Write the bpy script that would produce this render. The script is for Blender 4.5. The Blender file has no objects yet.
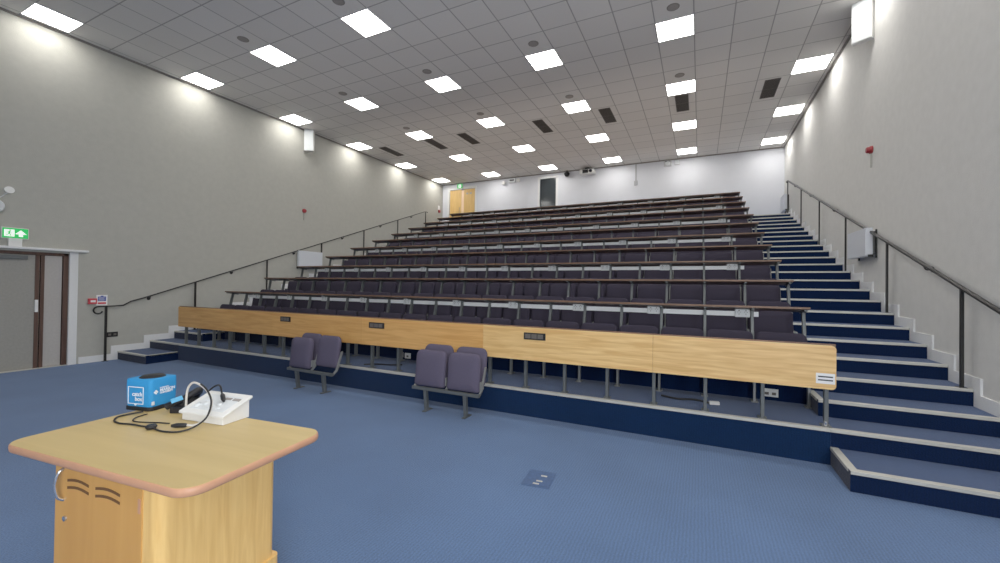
import bpy, bmesh, math, random
from mathutils import Vector, Matrix
random.seed(7)
scn = bpy.context.scene
COL = scn.collection
PI = math.pi

# ------------------------------------------------------------------ key sizes (metres)
XL, XR = -10.705, 2.427            # side walls
YB, YF = 15.905, -3.2              # back wall, wall behind the camera
ZC = 6.203                         # ceiling
Y0, RISE, GO = 4.7336, 0.1611, 0.4569   # first platform edge, step rise, step going
ROW = 2 * GO                       # seating row pitch
NROW = 12
SX0, SX1 = -9.585, 1.085           # seating block sides
BAY, NB = 0.506, 21                # seat pitch, seats per row
LEG0 = -9.556                      # X of the leftmost desk leg
def zt(n): return 2 * n * RISE     # tread level of row n
def yt(n): return Y0 + (n - 1) * ROW
def level(y):                      # floor level in the side aisles
    if y < Y0 - .54: return 0.0
    if y < Y0: return RISE
    return RISE * (2 + math.floor((y - Y0) / GO))

# ------------------------------------------------------------------ materials
def lin(c):
    out = []
    for v in c[:3]:
        v /= 255.0
        out.append(v / 12.92 if v <= .04045 else ((v + .055) / 1.055) ** 2.4)
    return (*out, 1.0)
def base_mat(name):
    m = bpy.data.materials.new(name); m.use_nodes = True
    nt = m.node_tree; b = nt.nodes['Principled BSDF']
    return m, nt, b
def mat(name, c, rough=.6, metal=0.0, var=.06, scale=40.0, bump=0.0, spec=.4, bscale=None, stretch=(1, 1, 1), emit=0.0):
    m, nt, b = base_mat(name)
    b.inputs['Roughness'].default_value = rough; b.inputs['Metallic'].default_value = metal
    b.inputs['Specular IOR Level'].default_value = spec
    tc = nt.nodes.new('ShaderNodeTexCoord'); mp = nt.nodes.new('ShaderNodeMapping'); mp.inputs['Scale'].default_value = stretch
    nt.links.new(tc.outputs['Object'], mp.inputs['Vector'])
    n = nt.nodes.new('ShaderNodeTexNoise'); n.inputs['Scale'].default_value = scale; n.inputs['Detail'].default_value = 4
    nt.links.new(mp.outputs['Vector'], n.inputs['Vector'])
    r = nt.nodes.new('ShaderNodeValToRGB'); L = lin(c)
    r.color_ramp.elements[0].position = .3; r.color_ramp.elements[1].position = .7
    r.color_ramp.elements[0].color = (*[max(0, v * (1 - var)) for v in L[:3]], 1); r.color_ramp.elements[1].color = (*[min(1, v * (1 + var)) for v in L[:3]], 1)
    nt.links.new(n.outputs['Fac'], r.inputs['Fac']); nt.links.new(r.outputs['Color'], b.inputs['Base Color'])
    if bump:
        n2 = nt.nodes.new('ShaderNodeTexNoise'); n2.inputs['Scale'].default_value = bscale or scale * 3; n2.inputs['Detail'].default_value = 3
        nt.links.new(mp.outputs['Vector'], n2.inputs['Vector'])
        bp = nt.nodes.new('ShaderNodeBump'); bp.inputs['Strength'].default_value = bump; bp.inputs['Distance'].default_value = .01
        nt.links.new(n2.outputs['Fac'], bp.inputs['Height']); nt.links.new(bp.outputs['Normal'], b.inputs['Normal'])
    if emit:
        b.inputs['Emission Color'].default_value = lin(c); b.inputs['Emission Strength'].default_value = emit
    return m
def carpet_mat(name, c, var, riser=None):
    m, nt, b = base_mat(name)
    b.inputs['Roughness'].default_value = .95; b.inputs['Specular IOR Level'].default_value = .12
    b.inputs['Sheen Weight'].default_value = .15
    g = nt.nodes.new('ShaderNodeNewGeometry')
    big = nt.nodes.new('ShaderNodeTexNoise'); big.inputs['Scale'].default_value = .9; big.inputs['Detail'].default_value = 5
    fine = nt.nodes.new('ShaderNodeTexNoise'); fine.inputs['Scale'].default_value = 95; fine.inputs['Detail'].default_value = 3
    wv = nt.nodes.new('ShaderNodeTexWave'); wv.inputs['Scale'].default_value = 14; wv.inputs['Distortion'].default_value = 2.5; wv.inputs['Detail'].default_value = 2
    for t in (big, fine, wv): nt.links.new(g.outputs['Position'], t.inputs['Vector'])
    def mth(op, a, bb):
        x = nt.nodes.new('ShaderNodeMath'); x.operation = op
        for i, v in enumerate((a, bb)):
            if isinstance(v, (int, float)): x.inputs[i].default_value = v
            else: nt.links.new(v, x.inputs[i])
        return x.outputs[0]
    s = mth('ADD', mth('MULTIPLY', big.outputs['Fac'], .35), mth('MULTIPLY', fine.outputs['Fac'], .55))
    s = mth('ADD', s, mth('MULTIPLY', wv.outputs['Fac'], .10))
    r = nt.nodes.new('ShaderNodeValToRGB'); L = lin(c)
    r.color_ramp.elements[0].position = .33; r.color_ramp.elements[1].position = .67
    r.color_ramp.elements[0].color = (*[v * (1 - var) for v in L[:3]], 1); r.color_ramp.elements[1].color = (*[min(1, v * (1 + var)) for v in L[:3]], 1)
    nt.links.new(s, r.inputs['Fac'])
    if riser:                       # upright faces take a darker navy, picked by their normal
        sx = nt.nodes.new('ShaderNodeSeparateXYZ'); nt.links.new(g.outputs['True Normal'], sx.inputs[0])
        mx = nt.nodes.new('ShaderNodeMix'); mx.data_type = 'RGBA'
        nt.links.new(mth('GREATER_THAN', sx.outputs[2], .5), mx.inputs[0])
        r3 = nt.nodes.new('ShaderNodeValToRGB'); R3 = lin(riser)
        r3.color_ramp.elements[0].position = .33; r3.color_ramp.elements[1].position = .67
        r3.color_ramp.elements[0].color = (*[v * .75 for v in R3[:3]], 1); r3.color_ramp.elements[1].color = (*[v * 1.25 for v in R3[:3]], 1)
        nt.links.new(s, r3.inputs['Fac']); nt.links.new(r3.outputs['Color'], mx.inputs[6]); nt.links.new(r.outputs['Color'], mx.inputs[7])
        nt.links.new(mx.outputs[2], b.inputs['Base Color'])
    else: nt.links.new(r.outputs['Color'], b.inputs['Base Color'])
    bp = nt.nodes.new('ShaderNodeBump'); bp.inputs['Strength'].default_value = .5; bp.inputs['Distance'].default_value = .01
    nt.links.new(fine.outputs['Fac'], bp.inputs['Height']); nt.links.new(bp.outputs['Normal'], b.inputs['Normal'])
    return m
def wood_mat(name, c1, c2, axis='X', rough=.42, scale=1.0, rnd=0.0):
    m, nt, b = base_mat(name)
    b.inputs['Roughness'].default_value = rough; b.inputs['Specular IOR Level'].default_value = .4
    tc = nt.nodes.new('ShaderNodeTexCoord'); mp = nt.nodes.new('ShaderNodeMapping')
    sc = {'X': (1.0, 14, 14), 'Y': (14, 1.0, 14), 'Z': (14, 14, 1.0)}[axis]
    mp.inputs['Scale'].default_value = [v * scale for v in sc]
    nt.links.new(tc.outputs['Object'], mp.inputs['Vector'])
    n = nt.nodes.new('ShaderNodeTexNoise'); n.inputs['Scale'].default_value = 1.6; n.inputs['Detail'].default_value = 8; n.inputs['Distortion'].default_value = .7
    nt.links.new(mp.outputs['Vector'], n.inputs['Vector'])
    r = nt.nodes.new('ShaderNodeValToRGB')
    r.color_ramp.elements[0].position = .35; r.color_ramp.elements[1].position = .68
    r.color_ramp.elements[0].color = lin(c1); r.color_ramp.elements[1].color = lin(c2)
    nt.links.new(n.outputs['Fac'], r.inputs['Fac'])
    if rnd:
        oi = nt.nodes.new('ShaderNodeObjectInfo'); hs = nt.nodes.new('ShaderNodeHueSaturation')
        mr = nt.nodes.new('ShaderNodeMapRange'); mr.inputs['To Min'].default_value = 1 - rnd; mr.inputs['To Max'].default_value = 1 + rnd
        nt.links.new(oi.outputs['Random'], mr.inputs['Value']); nt.links.new(mr.outputs['Result'], hs.inputs['Value'])
        nt.links.new(r.outputs['Color'], hs.inputs['Color']); nt.links.new(hs.outputs['Color'], b.inputs['Base Color'])
    else:
        nt.links.new(r.outputs['Color'], b.inputs['Base Color'])
    return m
def ceiling_mat():
    m, nt, b = base_mat('ceiling_tiles')
    b.inputs['Roughness'].default_value = .9; b.inputs['Specular IOR Level'].default_value = .15
    g = nt.nodes.new('ShaderNodeNewGeometry'); mp = nt.nodes.new('ShaderNodeMapping')
    mp.inputs['Location'].default_value = (0.43 + .307 + .614 * 30, -(7.87 - .3025) + .605 * 30, 0)
    nt.links.new(g.outputs['Position'], mp.inputs['Vector'])
    br = nt.nodes.new('ShaderNodeTexBrick'); br.offset = 0; br.squash = 1
    br.inputs['Scale'].default_value = 1; br.inputs['Brick Width'].default_value = .614; br.inputs['Row Height'].default_value = .605
    br.inputs['Mortar Size'].default_value = .011; br.inputs['Mortar Smooth'].default_value = .2
    br.inputs['Color1'].default_value = lin((222, 216, 210)); br.inputs['Color2'].default_value = lin((217, 211, 205)); br.inputs['Mortar'].default_value = lin((166, 161, 157))
    nt.links.new(mp.outputs['Vector'], br.inputs['Vector'])
    n = nt.nodes.new('ShaderNodeTexNoise'); n.inputs['Scale'].default_value = 60; n.inputs['Detail'].default_value = 3
    nt.links.new(g.outputs['Position'], n.inputs['Vector'])
    mx = nt.nodes.new('ShaderNodeMix'); mx.data_type = 'RGBA'; mx.blend_type = 'OVERLAY'; mx.inputs[0].default_value = .15
    nt.links.new(br.outputs['Color'], mx.inputs[6]); nt.links.new(n.outputs['Color'], mx.inputs[7])
    bw = nt.nodes.new('ShaderNodeHueSaturation'); bw.inputs['Saturation'].default_value = .5
    nt.links.new(mx.outputs[2], bw.inputs['Color']); nt.links.new(bw.outputs['Color'], b.inputs['Base Color'])
    bp = nt.nodes.new('ShaderNodeBump'); bp.inputs['Strength'].default_value = .4; bp.inputs['Distance'].default_value = .01; bp.invert = True
    nt.links.new(br.outputs['Fac'], bp.inputs['Height']); nt.links.new(bp.outputs['Normal'], b.inputs['Normal'])
    return m
def emit_mat(name, c, s):
    m, nt, b = base_mat(name)
    nt.nodes.remove(b); e = nt.nodes.new('ShaderNodeEmission')
    tc = nt.nodes.new('ShaderNodeTexCoord'); n = nt.nodes.new('ShaderNodeTexNoise'); n.inputs['Scale'].default_value = 8
    nt.links.new(tc.outputs['Object'], n.inputs['Vector'])
    r = nt.nodes.new('ShaderNodeValToRGB'); L = lin(c)
    r.color_ramp.elements[0].color = (*[v * .97 for v in L[:3]], 1); r.color_ramp.elements[1].color = L
    nt.links.new(n.outputs['Fac'], r.inputs['Fac']); nt.links.new(r.outputs['Color'], e.inputs['Color'])
    e.inputs['Strength'].default_value = s
    nt.links.new(e.outputs['Emission'], nt.nodes['Material Output'].inputs['Surface'])
    return m

LAMP = 15.8
WASH = 285.0
UP = 34.0
M = dict(
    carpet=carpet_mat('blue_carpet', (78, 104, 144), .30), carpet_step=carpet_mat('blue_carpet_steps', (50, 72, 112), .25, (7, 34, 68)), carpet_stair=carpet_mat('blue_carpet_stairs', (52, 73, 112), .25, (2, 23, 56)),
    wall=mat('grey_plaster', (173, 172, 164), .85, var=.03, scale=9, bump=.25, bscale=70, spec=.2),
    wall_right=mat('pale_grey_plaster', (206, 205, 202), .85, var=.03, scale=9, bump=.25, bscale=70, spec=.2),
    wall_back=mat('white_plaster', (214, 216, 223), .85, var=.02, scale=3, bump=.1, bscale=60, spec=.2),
    ceil=ceiling_mat(), white=mat('white_gloss_paint', (224, 225, 226), .45, var=.02),
    trim=mat('grey_ceiling_trim', (132, 127, 122), .6, var=.03),
    alu=mat('aluminium_nosing', (196, 194, 186), .5, .25, var=.12, scale=25, stretch=(.3, 6, 6)),
    oak=wood_mat('oak_panel', (206, 150, 84), (226, 174, 106), 'X', .4, 1.0, .06),
    oak_pale=wood_mat('oak_panel_pale', (218, 170, 104), (242, 202, 136), 'X', .4, 1.3, .03),
    oak_door=wood_mat('oak_door', (214, 172, 100), (230, 190, 122), 'Z', .45),
    lect=wood_mat('oak_lectern', (226, 178, 104), (240, 197, 122), 'Z', .42, 1.6),
    lect_door=wood_mat('oak_lectern_door', (204, 148, 76), (212, 157, 84), 'Z', .42, .5),
    lect_top=wood_mat('maple_top', (191, 165, 108), (205, 179, 121), 'X', .38, .35),
    lect_edge=mat('beech_edge', (196, 144, 112), .4, var=.05, scale=12),
    lect_cut=mat('vent_cut', (104, 70, 42), .8),
    desk=wood_mat('brown_desk', (78, 56, 46), (100, 74, 60), 'X', .4, 1.2),
    desk_edge=wood_mat('walnut_edge', (104, 78, 62), (128, 98, 78), 'X', .45, 1.2),
    steel=mat('grey_steel', (98, 102, 103), .45, .3, var=.05),
    steel_light=mat('pale_grey_steel', (134, 136, 136), .4, .3, var=.05),
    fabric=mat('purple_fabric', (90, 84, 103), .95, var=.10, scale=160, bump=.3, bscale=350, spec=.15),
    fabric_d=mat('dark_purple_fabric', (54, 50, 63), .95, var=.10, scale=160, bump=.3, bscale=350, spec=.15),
    plastic_d=mat('black_plastic', (20, 20, 22), .7, var=.05), black=mat('black_powder_coat', (26, 25, 25), .45, var=.05, spec=.4),
    plastic_w=mat('white_plastic', (228, 228, 226), .4, var=.015), plastic_g=mat('light_grey_plastic', (214, 218, 221), .5, var=.02),
    heater=mat('white_enamel', (206, 210, 218), .4, var=.015), grille=mat('speaker_grille', (206, 210, 212), .6, var=.03, scale=220, bump=.2),
    trunk=mat('white_trunking', (240, 243, 245), .35, var=.02), dark=mat('dark_vent', (64, 60, 57), .7, var=.08), slat=mat('vent_slat', (98, 92, 88), .6),
    disc=mat('grey_disc', (150, 144, 140), .7, var=.04), red=mat('red_plastic', (140, 26, 36), .4, var=.05), signred=mat('sign_red', (196, 56, 70), .5), signblue=mat('sign_blue', (64, 78, 160), .5),
    signwhite=mat('sign_white', (236, 236, 236), .5, var=.01), green=mat('exit_green', (34, 178, 84), .4, var=.03, emit=.55), signglow=mat('exit_white', (240, 250, 242), .4, var=.01, emit=.6),
    frame_brown=wood_mat('brown_frame', (74, 52, 44), (96, 70, 58), 'Z', .5), leaf_grey=mat('grey_door_panel', (150, 148, 142), .7, var=.05, scale=30, bump=.15, bscale=120),
    leaf_pale=mat('pale_door_panel', (176, 172, 168), .7, var=.04, scale=30), glass_dark=mat('dark_glass', (52, 58, 62), .12, var=.05, spec=.5),
    strip=mat('pale_light_strip', (248, 214, 178), .5, var=.02), blue=mat('blue_foam', (40, 140, 205), .75, var=.04, scale=90, bump=.15), blue2=mat('blue_tag', (96, 178, 226), .6),
    ink=mat('white_print', (238, 244, 248), .6, var=.01), inkd=mat('dark_print', (60, 60, 64), .7), metal=mat('chrome', (210, 212, 214), .18, .9, var=.02),
    cable_w=mat('white_cable', (214, 210, 204), .45, var=.03), cable_d=mat('black_cable', (26, 26, 30), .5, var=.05), box_g=mat('floor_box_lid', (62, 88, 130), .6, var=.18, scale=60),
    trunk_grey=mat('grey_trunking', (168, 170, 174), .5, var=.02), casing=mat('off_white_casing', (188, 190, 192), .5, var=.02),
    lens=mat('lens_glass', (30, 34, 44), .1), lamp=emit_mat('lamp_diffuser', (255, 252, 246), LAMP),
)

# ------------------------------------------------------------------ mesh helpers
class MB:
    def __init__(s): s.v = []; s.f = []
    def add(s, verts, faces):
        o = len(s.v); s.v += [tuple(v) for v in verts]; s.f += [[o + i for i in f] for f in faces]; return s
    def box(s, c, d, rz=0.0, R=None):
        x, y, z = d[0] / 2, d[1] / 2, d[2] / 2
        P = [Vector(p) for p in ((-x, -y, -z), (x, -y, -z), (x, y, -z), (-x, y, -z), (-x, -y, z), (x, -y, z), (x, y, z), (-x, y, z))]
        Rm = R if R is not None else Matrix.Rotation(rz, 3, 'Z')
        return s.add([Rm @ p + Vector(c) for p in P], [(0, 3, 2, 1), (4, 5, 6, 7), (0, 1, 5, 4), (1, 2, 6, 5), (2, 3, 7, 6), (3, 0, 4, 7)])
    def bx(s, x0, x1, y0, y1, z0, z1): return s.box(((x0 + x1) / 2, (y0 + y1) / 2, (z0 + z1) / 2), (x1 - x0, y1 - y0, z1 - z0))
    def prism(s, pts, a, b, axis='X'):        # polygon pts in the plane normal to axis, from a to b
        def P(p, t): return {'X': (t, p[0], p[1]), 'Y': (p[0], t, p[1]), 'Z': (p[0], p[1], t)}[axis]
        n = len(pts)
        return s.add([P(p, a) for p in pts] + [P(p, b) for p in pts], [list(range(n))[::-1], list(range(n, 2 * n))] + [(i, (i + 1) % n, n + (i + 1) % n, n + i) for i in range(n)])
    def tube(s, path, r, n=8, closed=False, caps=True):
        P = [Vector(p) for p in path]; rings = []
        up = None
        for i, p in enumerate(P):
            t = ((P[min(i + 1, len(P) - 1)] - P[max(i - 1, 0)])).normalized()
            if up is None:
                up = Vector((0, 0, 1)) if abs(t.z) < .9 else Vector((1, 0, 0))
            a = (up - t * up.dot(t)).normalized(); up = a; b = t.cross(a)
            rr = r[i] if isinstance(r, (list, tuple)) else r
            rings.append([p + a * rr * math.cos(2 * PI * k / n) + b * rr * math.sin(2 * PI * k / n) for k in range(n)])
        F = []
        for i in range(len(P) - 1):
            for k in range(n): F.append((i * n + k, i * n + (k + 1) % n, (i + 1) * n + (k + 1) % n, (i + 1) * n + k))
        if caps: F += [list(range(n))[::-1], list(range((len(P) - 1) * n, len(P) * n))]
        return s.add([q for R_ in rings for q in R_], F)
    def cyl(s, a, b, r, n=16): return s.tube([a, b], r, n)
    def lathe(s, c, prof, axis=(0, 0, 1), n=20):    # prof: list of (radius, height along axis)
        q = Vector((0, 0, 1)).rotation_difference(Vector(axis)).to_matrix(); V = []; F = []
        for r, h in prof:
            V += [q @ Vector((max(r, 1e-4) * math.cos(2 * PI * k / n), max(r, 1e-4) * math.sin(2 * PI * k / n), h)) + Vector(c) for k in range(n)]
        for i in range(len(prof) - 1):
            for k in range(n): F.append((i * n + k, i * n + (k + 1) % n, (i + 1) * n + (k + 1) % n, (i + 1) * n + k))
        F += [list(range(n))[::-1], list(range((len(prof) - 1) * n, len(prof) * n))]
        return s.add(V, F)
    def mesh(s, name, m, bevel=0.0, seg=2, smooth=None, xf=None):
        me = bpy.data.meshes.new(name)
        V = [xf @ Vector(v) for v in s.v] if xf is not None else s.v
        me.from_pydata(V, [], s.f)
        bm = bmesh.new(); bm.from_mesh(me)
        bmesh.ops.recalc_face_normals(bm, faces=bm.faces)
        if bevel:
            ed = [e for e in bm.edges if len(e.link_faces) == 2 and e.calc_face_angle(0) > .6]
            bmesh.ops.bevel(bm, geom=ed, offset=bevel, segments=seg, profile=.6, affect='EDGES', clamp_overlap=True)
        bm.to_mesh(me); bm.free()
        if smooth is not None:
            me.polygons.foreach_set('use_smooth', [True] * len(me.polygons)); me.set_sharp_from_angle(angle=math.radians(smooth))
        me.materials.append(m); return me
    def build(s, name, m, parent=None, bevel=0.0, seg=2, smooth=None, xf=None):
        return link(name, s.mesh(name, m, bevel, seg, smooth, xf), parent)
def link(name, me, parent=None, loc=None):
    o = bpy.data.objects.new(name, me); COL.objects.link(o)
    if parent is not None: o.parent = parent
    if loc is not None: o.location = loc
    return o
def tag(o, label=None, cat=None, group=None, kind=None):
    if label: o['label'] = label
    if cat: o['category'] = cat
    if group: o['group'] = group
    if kind: o['kind'] = kind
    return o
def thing(name, label, cat, loc=(0, 0, 0), rz=0.0, group=None):
    o = bpy.data.objects.new(name, None); COL.objects.link(o); o.location = loc; o.rotation_euler = (0, 0, rz); o.empty_display_size = .1
    return tag(o, label, cat, group)
def struct(name, mb, m, parent=None, **k):
    o = mb.build(name, m, parent, **k)
    if parent is None: o['kind'] = 'structure'
    return o
def dup(root, loc, rz=None, label=None):
    r = root.copy(); COL.objects.link(r); r.location = loc
    if rz is not None: r.rotation_euler = (0, 0, rz)
    if label: r['label'] = label
    for ch in list(root.children):
        c = ch.copy(); COL.objects.link(c); c.parent = r
        for g in ch.children:
            d = g.copy(); COL.objects.link(d); d.parent = c
    return r
ORD = 'zeroth first second third fourth fifth sixth seventh eighth ninth tenth eleventh twelfth thirteenth fourteenth fifteenth sixteenth seventeenth eighteenth nineteenth twentieth twenty-first twenty-second'.split()
def rrect(w, h, rt, rb, n=5):      # rounded outline centred in x, z from 0 to h; rt / rb corner radii top / bottom
    P = []
    for cx, cz, r, a0 in ((w / 2 - rb, rb, rb, -PI / 2), (w / 2 - rt, h - rt, rt, 0), (-w / 2 + rt, h - rt, rt, PI / 2), (-w / 2 + rb, rb, rb, PI)):
        for i in range(n + 1):
            a = a0 + PI / 2 * i / n; P.append((cx + r * math.cos(a), cz + r * math.sin(a)))
    return P
def pad(w, h, t, rt, rb, soft=.018, curve=0.0, crown=.012):   # upholstered pad, front face toward -Y at y = 0, back at y = t
    mb = MB(); rings = []
    def ring(y, ins): return [(x * (1 - 2 * ins / w), y, ins + z * (1 - 2 * ins / h)) for x, z in rrect(w, h, rt, rb)]
    rings = [ring(t, soft), ring(t - soft * .4, soft * .25), ring(t - soft, 0), ring(soft, 0), ring(soft * .4, soft * .25), ring(0, soft), ring(-crown, w * .2)]
    V = [p for R_ in rings for p in R_]; n = len(rings[0]); F = []
    for i in range(len(rings) - 1):
        for k in range(n): F.append((i * n + k, i * n + (k + 1) % n, (i + 1) * n + (k + 1) % n, (i + 1) * n + k))
    F += [list(range(n)), list(range((len(rings) - 1) * n, len(rings) * n))]
    V = [(x, y - curve * (x / (w / 2)) ** 2, z) for x, y, z in V]
    return mb.add(V, F)
def rotx(a, o=(0, 0, 0)):
    return Matrix.Translation(Vector(o)) @ Matrix.Rotation(a, 4, 'X')
def text_mb(s, size, align='CENTER', thick=.0006, weight=0.0):
    cu = bpy.data.curves.new('writing', 'FONT'); cu.body = s; cu.size = size; cu.align_x = align; cu.extrude = thick; cu.offset = weight
    o = bpy.data.objects.new('writing', cu); COL.objects.link(o)
    dg = bpy.context.evaluated_depsgraph_get(); me = bpy.data.meshes.new_from_object(o.evaluated_get(dg))
    mb = MB(); mb.add([v.co[:] for v in me.vertices], [list(p.vertices) for p in me.polygons])
    bpy.data.objects.remove(o); bpy.data.meshes.remove(me); bpy.data.curves.remove(cu)
    return mb
def spline(pts, n=8):
    P = [Vector(p) for p in pts]; out = []
    for i in range(len(P) - 1):
        p0, p1, p2, p3 = P[max(i - 1, 0)], P[i], P[i + 1], P[min(i + 2, len(P) - 1)]
        for k in range(n):
            t = k / n
            out.append(.5 * ((2 * p1) + (p2 - p0) * t + (2 * p0 - 5 * p1 + 4 * p2 - p3) * t * t + (3 * p1 - p0 - 3 * p2 + p3) * t ** 3))
    return out + [P[-1]]

# ------------------------------------------------------------------ setting
T = .15
struct('floor', MB().bx(XL - T, XR + T, YF - T, YB + T, -.1, 0), M['carpet'])
struct('ceiling', MB().bx(XL - T, XR + T, YF - T, YB + T, ZC, ZC + .1), M['ceil'])
DY0, DY1, DZ = 1.55, 3.47, 2.10                       # double door opening in the left wall
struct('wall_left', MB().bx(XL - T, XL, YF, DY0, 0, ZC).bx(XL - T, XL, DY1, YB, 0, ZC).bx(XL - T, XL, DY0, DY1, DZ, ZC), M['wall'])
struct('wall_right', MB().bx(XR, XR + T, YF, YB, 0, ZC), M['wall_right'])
WX0, WX1, WZ0, WZ1 = -5.95, -5.26, 4.72, 6.0           # dark window of the booth
RX0, RX1, RZ1 = -10.33, -9.0, 5.92                    # timber doors
ZT = zt(NROW)
struct('wall_back', MB().bx(XL, RX0, YB, YB + T, 0, ZC).bx(RX0, RX1, YB, YB + T, RZ1, ZC).bx(RX0, RX1, YB, YB + T, 0, ZT).bx(RX1, WX0, YB, YB + T, 0, ZC)
       .bx(WX0, WX1, YB, YB + T, WZ1, ZC).bx(WX0, WX1, YB, YB + T, 0, WZ0).bx(WX1, XR, YB, YB + T, 0, ZC), M['wall_back'])
struct('wall_front', MB().bx(XL, XR, YF - T, YF, 0, ZC), M['white'])
for i, (a) in enumerate(((XL, XL + .035, YF, YB), (XR - .035, XR, YF, YB), (XL, XR, YB - .035, YB))):
    struct('trim_%d' % (i + 1), MB().bx(a[0], a[1], a[2], a[3], ZC - .03, ZC), M['trim'])

# seating platforms, one per row
for n in range(1, NROW + 1):
    y1 = YB if n == NROW else yt(n + 1)
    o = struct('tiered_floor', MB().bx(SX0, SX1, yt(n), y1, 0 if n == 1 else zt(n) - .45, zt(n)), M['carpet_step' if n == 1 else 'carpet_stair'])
    MB().bx(SX0, SX1, yt(n) - .006, yt(n) + .055, zt(n) - .022, zt(n) + .005).build('nosing', M['alu'], o, bevel=.002)
# stairs in both aisles
def stairs(name, x0, x1, inner, side):
    mb = MB()
    steps = [(Y0 - .545, RISE)] + [(Y0 + (k - 2) * GO, k * RISE) for k in range(2, 25)]
    pts = [(steps[0][0], 0)]
    for i, (y, z) in enumerate(steps):
        pts.append((y, z)); pts.append((steps[i + 1][0] if i + 1 < len(steps) else YB, z))
    pts.append((YB, 0))
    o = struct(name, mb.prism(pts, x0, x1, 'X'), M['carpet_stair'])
    for i, (y, z) in enumerate(steps):
        MB().bx(x0 + .002, x1 - .022, y - .006, y + .055, z - .022, z + .005).build('nosing', M['alu'], o, bevel=.002)
    for i in (0, 2):
        y, z = steps[i]; ye = steps[i + 1][0]
        a, b = (inner, inner + .055) if side > 0 else (inner - .055, inner)
        MB().bx(a - .005, b, y + .05, ye, z - .022, z + .006).build('nosing', M['alu'], o, bevel=.002)
    return steps
steps = stairs('stairs_right', SX1 + .001, XR - .001, SX1 + .001, 1)
stairs('stairs_left', XL + .001, SX0 - .001, SX0 - .001, -1)
# stepped skirting
def skirting(name, x0, x1, y_start):
    H, B = .125, .105
    lo = [(y_start, 0.0)]; up = [(y_start, H)]
    for i, (y, z) in enumerate(steps):
        lo += [(y, z - RISE), (y, z)]; up += [(y - B, z - RISE + H), (y - B, z + H)]
    lo.append((YB, steps[-1][1])); up.append((YB, steps[-1][1] + H))
    return struct(name, MB().prism(lo + up[::-1], x0, x1, 'X'), M['white'])
skirting('baseboard_left', XL, XL + .02, DY1 + .13)
skirting('baseboard_right', XR - .02, XR, YF)
struct('baseboard_front', MB().bx(XL + .02, XR - .02, YF, YF + .02, 0, .125), M['white'])

# ------------------------------------------------------------------ double door, left wall
d1 = thing('door_1', None, None); d1['kind'] = 'structure'
MB().bx(XL - T, XL - .13, DY0, DY1, 0, DZ).build('door_backing', M['dark'], d1)
MB().bx(XL - .13, XL + .012, DY1 - .02, DY1 + .10, 0, DZ + .03).build('door_jamb', M['white'], d1, bevel=.004)
fr = MB().bx(XL - .12, XL - .03, DY1 - .09, DY1 - .02, 0, DZ).bx(XL - .12, XL - .03, DY0, DY1 - .02, DZ - .05, DZ).bx(XL - .12, XL - .03, DY0, DY0 + .07, 0, DZ)
fr.build('door_frame', M['frame_brown'], d1, bevel=.004)
lf = MB().bx(XL - .10, XL - .06, 3.09, DY1 - .10, .015, DZ - .055).build('door_leaf', M['leaf_pale'], d1, bevel=.003)
MB().bx(XL - .105, XL - .05, 3.09, 3.14, .012, DZ - .055).build('edge_strip', M['frame_brown'], lf, bevel=.003)
lf2 = MB().bx(XL - .10, XL - .06, DY0 + .08, 3.08, .015, DZ - .055).build('door_leaf', M['leaf_grey'], d1, bevel=.003)
MB().bx(XL - .105, XL - .05, 3.02, 3.075, .012, DZ - .055).build('edge_strip', M['frame_brown'], lf2, bevel=.003)
MB().bx(XL - .06, XL - .02, 3.02, 3.06, 1.02, 1.24).build('door_handle', M['signwhite'], lf2, bevel=.006)
MB().bx(XL - .058, XL - .01, 2.55, 2.92, DZ - .14, DZ - .07).build('door_closer', M['steel'], lf2, bevel=.006)
MB().bx(XL - .15, XL + .004, DY0, DY1, 0, .012).build('threshold', M['alu'], d1)
o = MB().bx(XL, XL + .10, 1.3, DY1 + .22, DZ + .035, DZ + .075).build('door_hood', M['white'], bevel=.006)
tag(o, 'pale slim shelf-like hood over the double doors on the grey wall', 'hood')

# timber doors and booth window, back wall
d2 = thing('door_2', None, None); d2['kind'] = 'structure'
mid = -9.66
MB().bx(RX0 - .10, RX0, YB - .02, YB + .02, ZT, RZ1 + .10).bx(RX1, RX1 + .07, YB - .02, YB + .02, ZT, RZ1 + .10).bx(RX0, RX1, YB - .02, YB + .02, RZ1, RZ1 + .10).build('door_frame', M['white'], d2, bevel=.004)
lf = MB().bx(RX0, mid - .07, YB + .04, YB + .08, ZT + .01, RZ1).build('door_leaf', M['oak_door'], d2, bevel=.003)
MB().cyl((mid - .14, YB - .01, ZT + .85), (mid - .14, YB - .01, ZT + 1.25), .012, 10).build('door_handle', M['metal'], lf, smooth=40)
lf = MB().bx(mid + .065, RX1, YB + .04, YB + .08, ZT + .01, RZ1).build('door_leaf', M['oak_door'], d2, bevel=.003)
MB().bx(mid - .065, mid + .06, YB + .045, YB + .075, ZT + .01, RZ1 - .03).build('bright_strip', M['strip'], d2)  # bright gap between the leaves, its light put into the pale colour
for x in (-9.42, -9.24): MB().bx(x - .05, x + .05, YB + .03, YB + .04, RZ1 - .24, RZ1 - .16).build('door_notice', M['leaf_pale'], lf)
w1 = thing('window_1', None, None); w1['kind'] = 'structure'
MB().bx(WX0 - .09, WX0, YB - .015, YB + .05, WZ0, WZ1 + .08).bx(WX1, WX1 + .09, YB - .015, YB + .05, WZ0, WZ1 + .08).bx(WX0, WX1, YB - .015, YB + .05, WZ1, WZ1 + .08).bx(WX0 - .09, WX1 + .09, YB - .03, YB + .05, WZ0 - .06, WZ0).build('window_frame', M['white'], w1, bevel=.004)
MB().bx(WX0, WX1, YB + .05, YB + .07, WZ0, WZ1).build('pane', M['glass_dark'], w1)
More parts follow.
